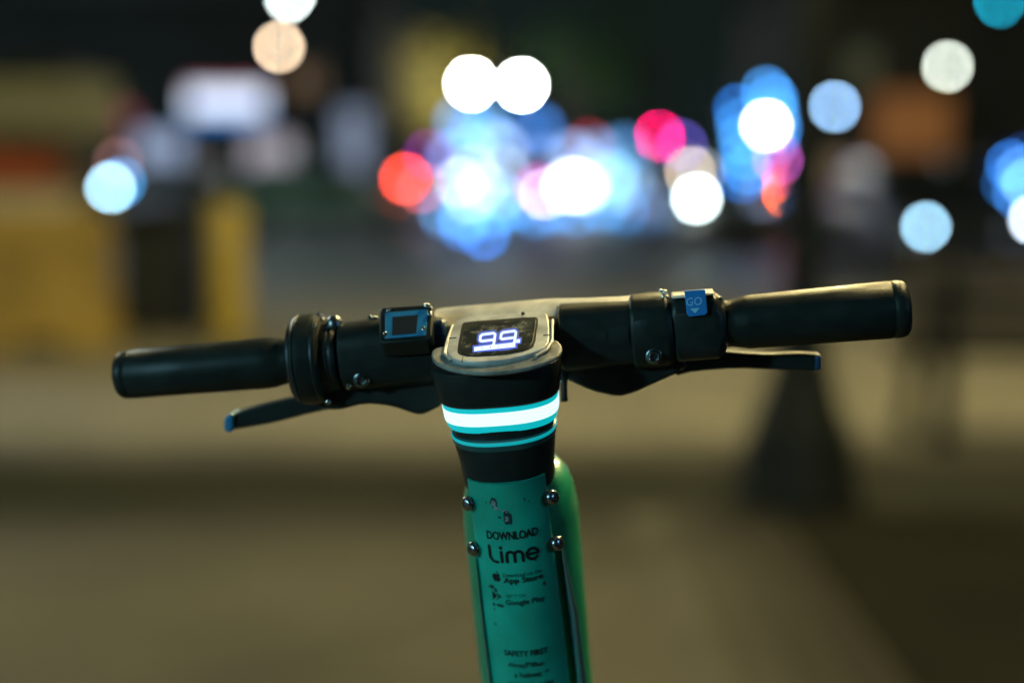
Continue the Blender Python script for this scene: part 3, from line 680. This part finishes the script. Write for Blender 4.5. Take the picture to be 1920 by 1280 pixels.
# ---- head unit
ALP = R(22)
N = (Z*math.cos(ALP)-Y*math.sin(ALP)).normalized(); P0 = hp(940, 632, -.040)
def pp(px, py, h=0): return hit(px, py, P0+N*h, N)
def plate(pts, h0, h1, nm, m, par=sc, bevel=0): return MB().prism([pp(a, b, h1) for a, b in pts], -N*(h1-h0)).build(nm, m, par, bevel=bevel, seg=3)
def smooth_poly(pts, it=2):
    for _ in range(it):
        q = []
        for i in range(len(pts)):
            a, b = pts[i], pts[(i+1) % len(pts)]; q += [(a[0]*.8+b[0]*.2, a[1]*.8+b[1]*.2), (a[0]*.2+b[0]*.8, a[1]*.2+b[1]*.8)]
        pts = q
    return pts
plate(smooth_poly([(808, 664), (810, 655), (822, 650), (840, 648), (850, 602), (1028, 590), (1032, 636), (1044, 637), (1053, 645), (1054, 656), (1046, 668), (1020, 680), (990, 689), (950, 696), (910, 699), (870, 697), (835, 689), (812, 677)], 2), -.0062, -.0030, 'rim', LIP, bevel=.0014)
bz = smooth_poly([(850, 604), (868, 594), (1010, 583), (1024, 586), (1030, 600), (1030, 640), (1020, 653), (985, 666), (945, 675), (900, 679), (866, 678), (846, 672), (836, 660), (840, 640)], 2)
bezel = plate(bz, -.010, .0000, 'bezel', GREY, bevel=.0011)
plate(smooth_poly([(866, 607), (872, 603), (1004, 593), (1010, 598), (1003, 648), (988, 657), (950, 665), (880, 669), (858, 663), (858, 650)], 1), -.001, .00025, 'display_gasket', RUB, bevel=.0002)
GLS = bpy.data.materials.new('scratched_black_glass'); GLS.use_nodes = True
g = GLS.node_tree; pb2 = g.nodes['Principled BSDF']; tc = g.nodes.new('ShaderNodeTexCoord')
n1 = g.nodes.new('ShaderNodeTexNoise'); n1.inputs['Scale'].default_value = 1300; n1.inputs['Detail'].default_value = 3
n2 = g.nodes.new('ShaderNodeTexNoise'); n2.inputs['Scale'].default_value = 120; n2.inputs['Detail'].default_value = 4
g.links.new(tc.outputs['Object'], n1.inputs['Vector']); g.links.new(tc.outputs['Object'], n2.inputs['Vector'])
ml = g.nodes.new('ShaderNodeMath'); ml.operation = 'MULTIPLY'; g.links.new(n1.outputs['Fac'], ml.inputs[0]); g.links.new(n2.outputs['Fac'], ml.inputs[1])
cr = g.nodes.new('ShaderNodeValToRGB'); cr.color_ramp.elements[0].position = .28; cr.color_ramp.elements[1].position = .42
cr.color_ramp.elements[0].color = (.012, .018, .017, 1); cr.color_ramp.elements[1].color = (.55, .52, .42, 1)
g.links.new(ml.outputs[0], cr.inputs[0]); g.links.new(cr.outputs[0], pb2.inputs['Base Color']); pb2.inputs['Roughness'].default_value = .28
disp = plate(smooth_poly([(869, 609), (1003, 597), (1006, 600), (998, 647), (984, 655), (948, 662), (882, 666), (862, 661)], 1), -.0005, .0005, 'display', GLS, bevel=.0002)
# lit digits on the display, over wider blue shapes that paint their halo
def quadp(u, v): return (900+u*70+v*(-3.5)+u*2, 627+v*25-u*7.5)     # u across both digits, v downwards
def seg_poly(pts, h, nm, m, par):
    MB().prism([pp(a, b, h) for a, b in pts], -N*.0002).build(nm, m, par, smooth=False)
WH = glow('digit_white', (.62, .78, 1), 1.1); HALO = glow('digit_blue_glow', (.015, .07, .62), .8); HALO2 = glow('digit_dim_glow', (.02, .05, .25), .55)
def digit9(u0, w, th, h, nm, m):          # rounded strokes, th in picture pixels
    k = 0
    loop = [(u0+w, .50), (u0+w*.12, .52), (u0, .44), (u0, .12), (u0+w*.12, .02), (u0+w*.88, 0), (u0+w, .1), (u0+w, .86), (u0+w*.88, .97), (u0+w*.05, .99)]
    px_ = [quadp(a, b) for a, b in loop]
    v, f = stroke(px_, th)
    MB().add([pp(a, b, h+.000004*(q % 7)) for q, (a, b) in enumerate(v)], f).build(nm, m, disp, smooth=False)
for u0 in (.02, .56):
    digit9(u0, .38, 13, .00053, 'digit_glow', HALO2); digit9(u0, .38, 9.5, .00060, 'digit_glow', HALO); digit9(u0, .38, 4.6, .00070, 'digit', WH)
seg_poly([quadp(.985, .66), quadp(1.08, .66), quadp(1.08, .92), quadp(.985, .92)], .0007, 'digit_dot', WH, disp)
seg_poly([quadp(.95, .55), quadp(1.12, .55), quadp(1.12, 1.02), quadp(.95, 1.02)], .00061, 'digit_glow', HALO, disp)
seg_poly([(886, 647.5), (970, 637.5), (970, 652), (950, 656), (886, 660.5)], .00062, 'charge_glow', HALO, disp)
seg_poly([(889, 650.5), (966, 641.5), (966, 650), (889, 658)], .00075, 'charge_bar', WH, disp)
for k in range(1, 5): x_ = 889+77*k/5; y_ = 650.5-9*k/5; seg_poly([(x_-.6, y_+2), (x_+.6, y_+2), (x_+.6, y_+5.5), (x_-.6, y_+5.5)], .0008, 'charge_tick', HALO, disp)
# side rails and seams of the bezel
for pts in ([(833, 664), (838, 642), (849, 610)], [(1036, 600), (1035, 640), (1026, 655), (1004, 668)], [(846, 676), (835, 664), (841, 640)]):
    MB().tube([pp(a, b, -.0015) for a, b in pts], .0012, 8).build('rail', GREY, sc)
for pts in ([(842, 634), (856, 633)], [(1019, 628), (1031, 627)], [(868, 668), (866, 678)]):
    MB().tube([pp(a, b, .00005) for a, b in pts], .0004, 6).build('seam', RUB, bezel)
MB().ball(pp(981, 588, .0002), .0014, 10, 8).build('bolt', RUB, bezel)

# ---- the bar: central casting; a grey strip paints the light along its top
def bsec(px, hh, dd_, n=3.0, dz=0, dy=0, seg=40):
    c = bar_at(px)+Z*dz+Y*dy; out = []
    for j in range(seg):
        th = 2*math.pi*j/seg; a, b = math.cos(th), math.sin(th)
        out.append(c+Y*dd_*math.copysign(abs(a)**(2/n), a)+Z*hh*math.copysign(abs(b)**(2/n), b))
    return out
MB().loft([bsec(812, .020, .020), bsec(822, .0215, .021), bsec(838, .016, .016, 3, -.001, .010), bsec(940, .016, .016, 3, -.001, .012), bsec(1032, .016, .016, 3, -.001, .010), bsec(1056, .0250, .0240), bsec(1140, .0245, .0235), bsec(1176, .0240, .0230), bsec(1188, .0240, .0230)]).build('bar_casting', PLA, sc)
sheen_strip = MB(); rg = []
for px, k in ((816, .8), (830, .97), (850, 1), (1025, 1), (1045, .9), (1075, .6), (1110, .35), (1165, .12), (1188, 0), (1191, -.05)):
    c = bar_at(px); mixp = lambda a, b: (a[0]*k+b[0]*(1-k), a[1]*k+b[1]*(1-k))
    k3 = max(0, min(1, (px-1100)/88)); end_ = ((-.010, .0195), (-.0095, .0228), (-.003, .0250), (.003, .0262), (.012, .0256), (.014, .0215))
    sec_ = [mixp(a, b) for a, b in (((-.009, .013), (-.0195, .0185)), ((-.0085, .0165), (-.0185, .0215)), ((.001, .0212), (-.008, .0252)), ((.012, .0258), (.003, .0264)), ((.024, .0278), (.012, .0258)), ((.027, .020), (.014, .0215)))]
    rg.append([c+Y*(y*(1-k3)+e[0]*k3)+Z*(z*(1-k3)+e[1]*k3) for (y, z), e in zip(sec_, end_)])
sheen_strip.loft(rg).build('top_sheen', GREY, sc, bevel=.0008)
MB().lathe(bar_at(1050), X, [(0, .0238), (T(1138)-T(1050), .0238), (T(1139)-T(1050), .0228), (T(1143)-T(1050), .0228), (T(1144)-T(1050), .0242), (T(1180)-T(1050), .0242), (T(1181)-T(1050), .0225), (T(1190)-T(1050), .0225)], 40).build('sleeve', RUB, sc)
MB().lathe(bar_at(540), X, [(0, .0111), (T(1400)-T(540), .0111)], 20).build('handlebar', DSTEEL, sc)

# ---- grips
def blathe(nm, prof, m, seg=40, rib=0, ang=35, bevel=0):
    o0 = bar_at(prof[0][0]); t0 = T(prof[0][0])
    return MB().lathe(o0, X, [(T(px)-t0, r) for px, r in prof], seg, rib).build(nm, m, sc, ang=ang, bevel=bevel)
blathe('grip', [(221, .004), (222, .0135), (226, .0168), (233, .0183), (244, .0187), (245, .0183), (248, .0183), (249, .0187), (360, .0190), (500, .0196), (512, .0192), (528, .0178), (540, .0168), (546, .0172), (549, .0168)], RUB, 96, .00045, 70)
blathe('grip', [(1357, .0165), (1362, .0172), (1366, .0168), (1378, .0176), (1396, .0192), (1402, .0196), (1560, .0204), (1668, .0209), (1670, .0204), (1673, .0204), (1675, .0210), (1690, .0207), (1698, .0194), (1703, .0165), (1705, .008)], RUB, 96, .00045, 70)
# ---- bell
blathe('bell', [(553, .020), (555, .0285), (560, .0320), (567, .0338), (570, .0332), (573, .0343), (596, .0344), (600, .0338), (604, .0343), (609, .0335), (612, .0310), (613, .0275), (626, .0272), (628, .0262), (634, .0265), (640, .0250), (643, .0200)], PLA, 72, 0, 30)
bell_t = bar_at(600)
blathe('bell_rim', [(552, .0225), (553, .0295), (557, .0318), (561, .0318), (561, .022)], DSTEEL, 48)
MB().ball(hp(627, 609, -.006), .0066, 20, 14, (1, 1, 1.15)).build('bell_hammer', DSTEEL, sc)
for px, py, r in ((597, 590, .0015), (602, 597, .0014), (594, 603, .0015), (607, 600, .0013), (590, 612, .0013), (588, 628, .0012), (588, 640, .0011), (618, 604, .0024), (600, 586, .0012)):
    MB().ball(hp(px, py, -.030+(.026 if py < 606 else .006)), r, 10, 8).build('rivet', STEEL, sc)
MB().ball(hp(615, 752, -.015), .0026, 12, 8).build('bolt', STEEL, sc); MB().ball(hp(653, 722, -.018), .0024, 12, 8, (1, 1, 1.5)).build('bolt', STEEL, sc)
# ---- left clamp and label plate
MB().loft([bsec(643, .021, .021, 2.4), bsec(648, .0255, .025, 2.6), bsec(700, .0262, .025, 2.8), bsec(716, .0262, .025, 2.8), bsec(812, .0245, .0245, 2.8), bsec(835, .0225, .0225, 2.6)]).build('clamp', RUB, sc, bevel=.001)
PL0 = hp(760, 606, -.026); PN = (Z*math.cos(R(42))-Y*math.sin(R(42))).normalized()
def lp(px, py, h=0): return hit(px, py, PL0+PN*h, PN)
def lplate(pts, h0, h1, nm, m, par=sc, bevel=0): return MB().prism([lp(a, b, h1) for a, b in pts], -PN*(h1-h0)).build(nm, m, par, bevel=bevel, seg=2)
PLB = mat('blue_cast_label_plate', (.03, .24, .44), .4, noise=.12, nscale=120)  # blue of the cool light is put into the plate's colour
lplate([(711, 583), (716, 576), (806, 570), (812, 575), (810, 628), (803, 637), (716, 643), (711, 637)], -.016, 0, 'label_mount', RUB, bevel=.0012)
lb = lplate([(722, 586), (802, 579), (799, 628), (722, 634)], -.001, .0008, 'label_plate', PLB, bevel=.0003)
lplate([(736, 594), (783, 590), (780, 624), (735, 628)], .0006, .0011, 'dark_square', mat('dark_label_print', (.012, .02, .024), .5), lb)
for px, py in ((729, 582), (802, 574), (806, 589), (722, 626), (794, 617), (797, 573)): MB().ball(lp(px, py, .001), .0021, 12, 8).build('bolt', STEEL, sc)
MB().loft([bsec(806, .019, .012, 3, .004, -.012), bsec(846, .019, .012, 3, .004, -.012)]).build('spacer', mat('blue_black_plastic', (.012, .05, .10), .35), sc, bevel=.002)
for px, py in ((693, 594), (703, 596), (698, 601)): MB().ball(hp(px, py, -.004), .0019, 10, 8).build('bolt', STEEL, sc)
def cap_bolt(px, py, yo, r=.0048):
    p = hp(px, py, yo); b = MB()
    b.lathe(p, -Y, [(-.008, r*1.25), (.0, r*1.25), (.0004, r*1.15), (.0006, r*.98), (.0030, r*.94), (.0038, r*.72), (.0034, r*.58), (.0012, r*.5), (.0012, r*.18), (.0022, r*.12), (.0022, .0001)], 24)
    b.build('cap_bolt', DSTEEL, sc, ang=50)
cap_bolt(641, 747, .0125, .0036); cap_bolt(1276, 683, .0145, .0034); cap_bolt(677, 712, -.0235); cap_bolt(1226, 668, -.0250)
# ---- brake levers and their housings
def slab(nm, pts, y0, y1, m, bevel=.003, sm=1):
    pts = smooth_poly(pts, sm) if sm else pts; ym = (y0+y1)/2
    q = [hp(a, b, ym)+Y*(y0-ym) for a, b in pts]
    return MB().prism(q, Y*(y1-y0)).build(nm, m, sc, bevel=bevel, seg=3)
slab('lever_housing', [(600, 690), (590, 735), (602, 760), (640, 764), (690, 751), (740, 756), (785, 772), (800, 771), (838, 752), (842, 690)], -.006, .022, PLA)
slab('brake_lever', [(650, 735), (560, 741), (500, 754), (455, 767), (437, 775), (430, 786), (431, 800), (440, 803), (520, 789), (600, 768), (650, 760)], .016, .030, PLA, .004)
slab('lever_tip', [(428, 778), (438, 770), (444, 770), (444, 803), (436, 806), (427, 801)], .012, .034, mat('blue_cast_tip', (.03, .24, .46), .35), .002, 1)  # tip coloured blue for the cool light falling on it
slab('lever_housing', [(1050, 660), (1054, 702), (1110, 728), (1160, 739), (1190, 731), (1240, 708), (1278, 692), (1282, 640), (1050, 640)], -.004, .024, PLA)
slab('brake_lever', [(1255, 668), (1262, 704), (1300, 694), (1380, 688), (1470, 691), (1532, 694), (1539, 684), (1536, 662), (1500, 659), (1440, 662), (1380, 658), (1330, 650)], .018, .032, PLA, .004)
slab('lever_tip', [(1526, 661), (1538, 663), (1539, 690), (1526, 693)], .016, .034, mat('dark_blue_tip', (.012, .05, .11), .35), .002, 0)
# ---- right clamp, throttle
MB().loft([bsec(1184, .0250, .0250, 2.6), bsec(1190, .0272, .0262, 2.6), bsec(1225, .0276, .0262, 2.6), bsec(1252, .0270, .0262, 2.6), bsec(1262, .0235, .0235, 2.4)]).build('clamp', RUB, sc, bevel=.001)
MB().loft([bsec(1261, .0225, .0215, 3.4), bsec(1268, .0240, .0225, 4), bsec(1330, .0240, .0225, 4), bsec(1343, .0240, .0225, 4), bsec(1352, .0215, .021, 3), bsec(1360, .0185, .0185, 2.2)]).build('throttle', PLA, sc, bevel=.001)
MB().loft([[bar_at(px)+Y*y+Z*z for y, z in ((-.0195, .0236), (-.0175, .0255), (-.012, .0262), (.004, .0262), (.008, .0236))] for px in (1264, 1342)]).build('throttle_sheen', GREY, sc, bevel=.0008)  # grey strip paints the light along the throttle's top edge
gt = MB(); gpts = [(1283, 545.5), (1322, 542.5), (1327, 586), (1322, 591), (1293, 594), (1288, 589)]
tagq = MB().prism([hp(a, b, -.0256) for a, b in gpts], Y*.0030).build('go_tag', BLUE, sc, bevel=.0006)
PALE = mat('pale_blue_print', (.35, .75, 1), .5)
def flat_text(txt, cpx, cpy, wpx, hpx, yo, par, m, slope=-.085):
    vs, fs = text_mesh(txt, .0); xs = [v[0] for v in vs]; ys = [v[1] for v in vs]; kx = wpx/(max(xs)-min(xs)); ky = hpx/(max(ys)-min(ys))
    cx_, cy_ = (max(xs)+min(xs))/2, (max(ys)+min(ys))/2
    MB().add([hp(cpx+(v[0]-cx_)*kx, cpy-(v[1]-cy_)*ky+(v[0]-cx_)*kx*slope, yo) for v in vs], fs).build('lettering', m, par, smooth=False)
flat_text('GO', 1301.5, 565, 29, 15, -.0259, tagq, PALE)
MB().add([hp(a, b, -.0259) for a, b in ((1294, 578.5), (1312, 577), (1303.5, 587.5))], [(0, 1, 2)]).build('arrow_mark', PALE, tagq, smooth=False)
for px, py, r in ((1239, 546, .0016), (1246, 548, .0020), (1244, 556, .0014), (1250, 559, .0018), (1257, 568, .0022), (1350, 561, .0022), (1355, 575, .0017), (1345, 566, .0012), (1363, 643, .0018)):
    MB().ball(hp(px, py, -.012 if py < 600 else -.016), r, 10, 8).build('bolt', STEEL, sc)

# ---- lower part of the scooter, below the picture
fr = foot
fork = MB().loft([sec((foot-A).length-.12, .030, .040, 2.4, zb), sec((foot-A).length-.02, .034, .036, 2.4, zb)]).build('fork', BLK, sc)
wc = V((foot.x, foot.y+.035, .125)); ax = V((1, 0, 0))
wheel = MB().lathe(wc-ax*.03, ax, [(0, .07), (.004, .105), (.015, .122), (.03, .125), (.045, .122), (.056, .105), (.06, .07)], 40).build('wheel', TYRE, sc)
MB().lathe(wc-ax*.025, ax, [(0, .02), (.004, .07), (.046, .07), (.05, .02)], 30).build('rim', HUB, wheel)
dk = V((foot.x, foot.y-.45, .16))
MB().box(dk, (.17, .70, .06)).build('deck', mat('deck_grip', (.02, .022, .02), .8), sc, bevel=.015)
MB().box(dk+V((0, 0, -.035)), (.12, .66, .05)).build('battery_box', GREEN, sc, bevel=.012)
MB().tube([foot+V((0, 0, .06)), V((foot.x, foot.y-.1, .17))], .03, 14).build('deck_joint', BLK, sc)
w2 = V((foot.x, foot.y-.86, .11))
rw_ = MB().lathe(w2-ax*.03, ax, [(0, .06), (.004, .092), (.015, .107), (.03, .11), (.045, .107), (.056, .092), (.06, .06)], 40).build('wheel', TYRE, sc)
MB().lathe(w2-ax*.025, ax, [(0, .02), (.004, .06), (.046, .06), (.05, .02)], 30).build('rim', HUB, rw_)
MB().tube([w2+V((0, .14*math.cos(R(a)), .13*math.sin(R(a)))) for a in range(20, 171, 15)], .02, 8).build('mudguard', BLK, sc)
MB().tube([dk+V((-.06, .1, -.03)), dk+V((-.17, .13, -.155))], .008, 8).build('kickstand', DSTEEL, sc)

# repeats of a kind share a group
GRP = {'car': 'cars in the far street', 'traffic light': 'traffic lights in the far street', 'added_road_light': 'added blue lights on the road', 'sign': 'tall light signs across the road'}
for ob in list(SC.objects):
    if ob.parent is None and ob.get('category'):
        c = ob['category']
        if c in GRP: ob['group'] = GRP[c]
        elif c == 'street lamp': ob['group'] = 'far street lamps' if ob.location.y > 10 else 'post-top street lamps of the plaza'
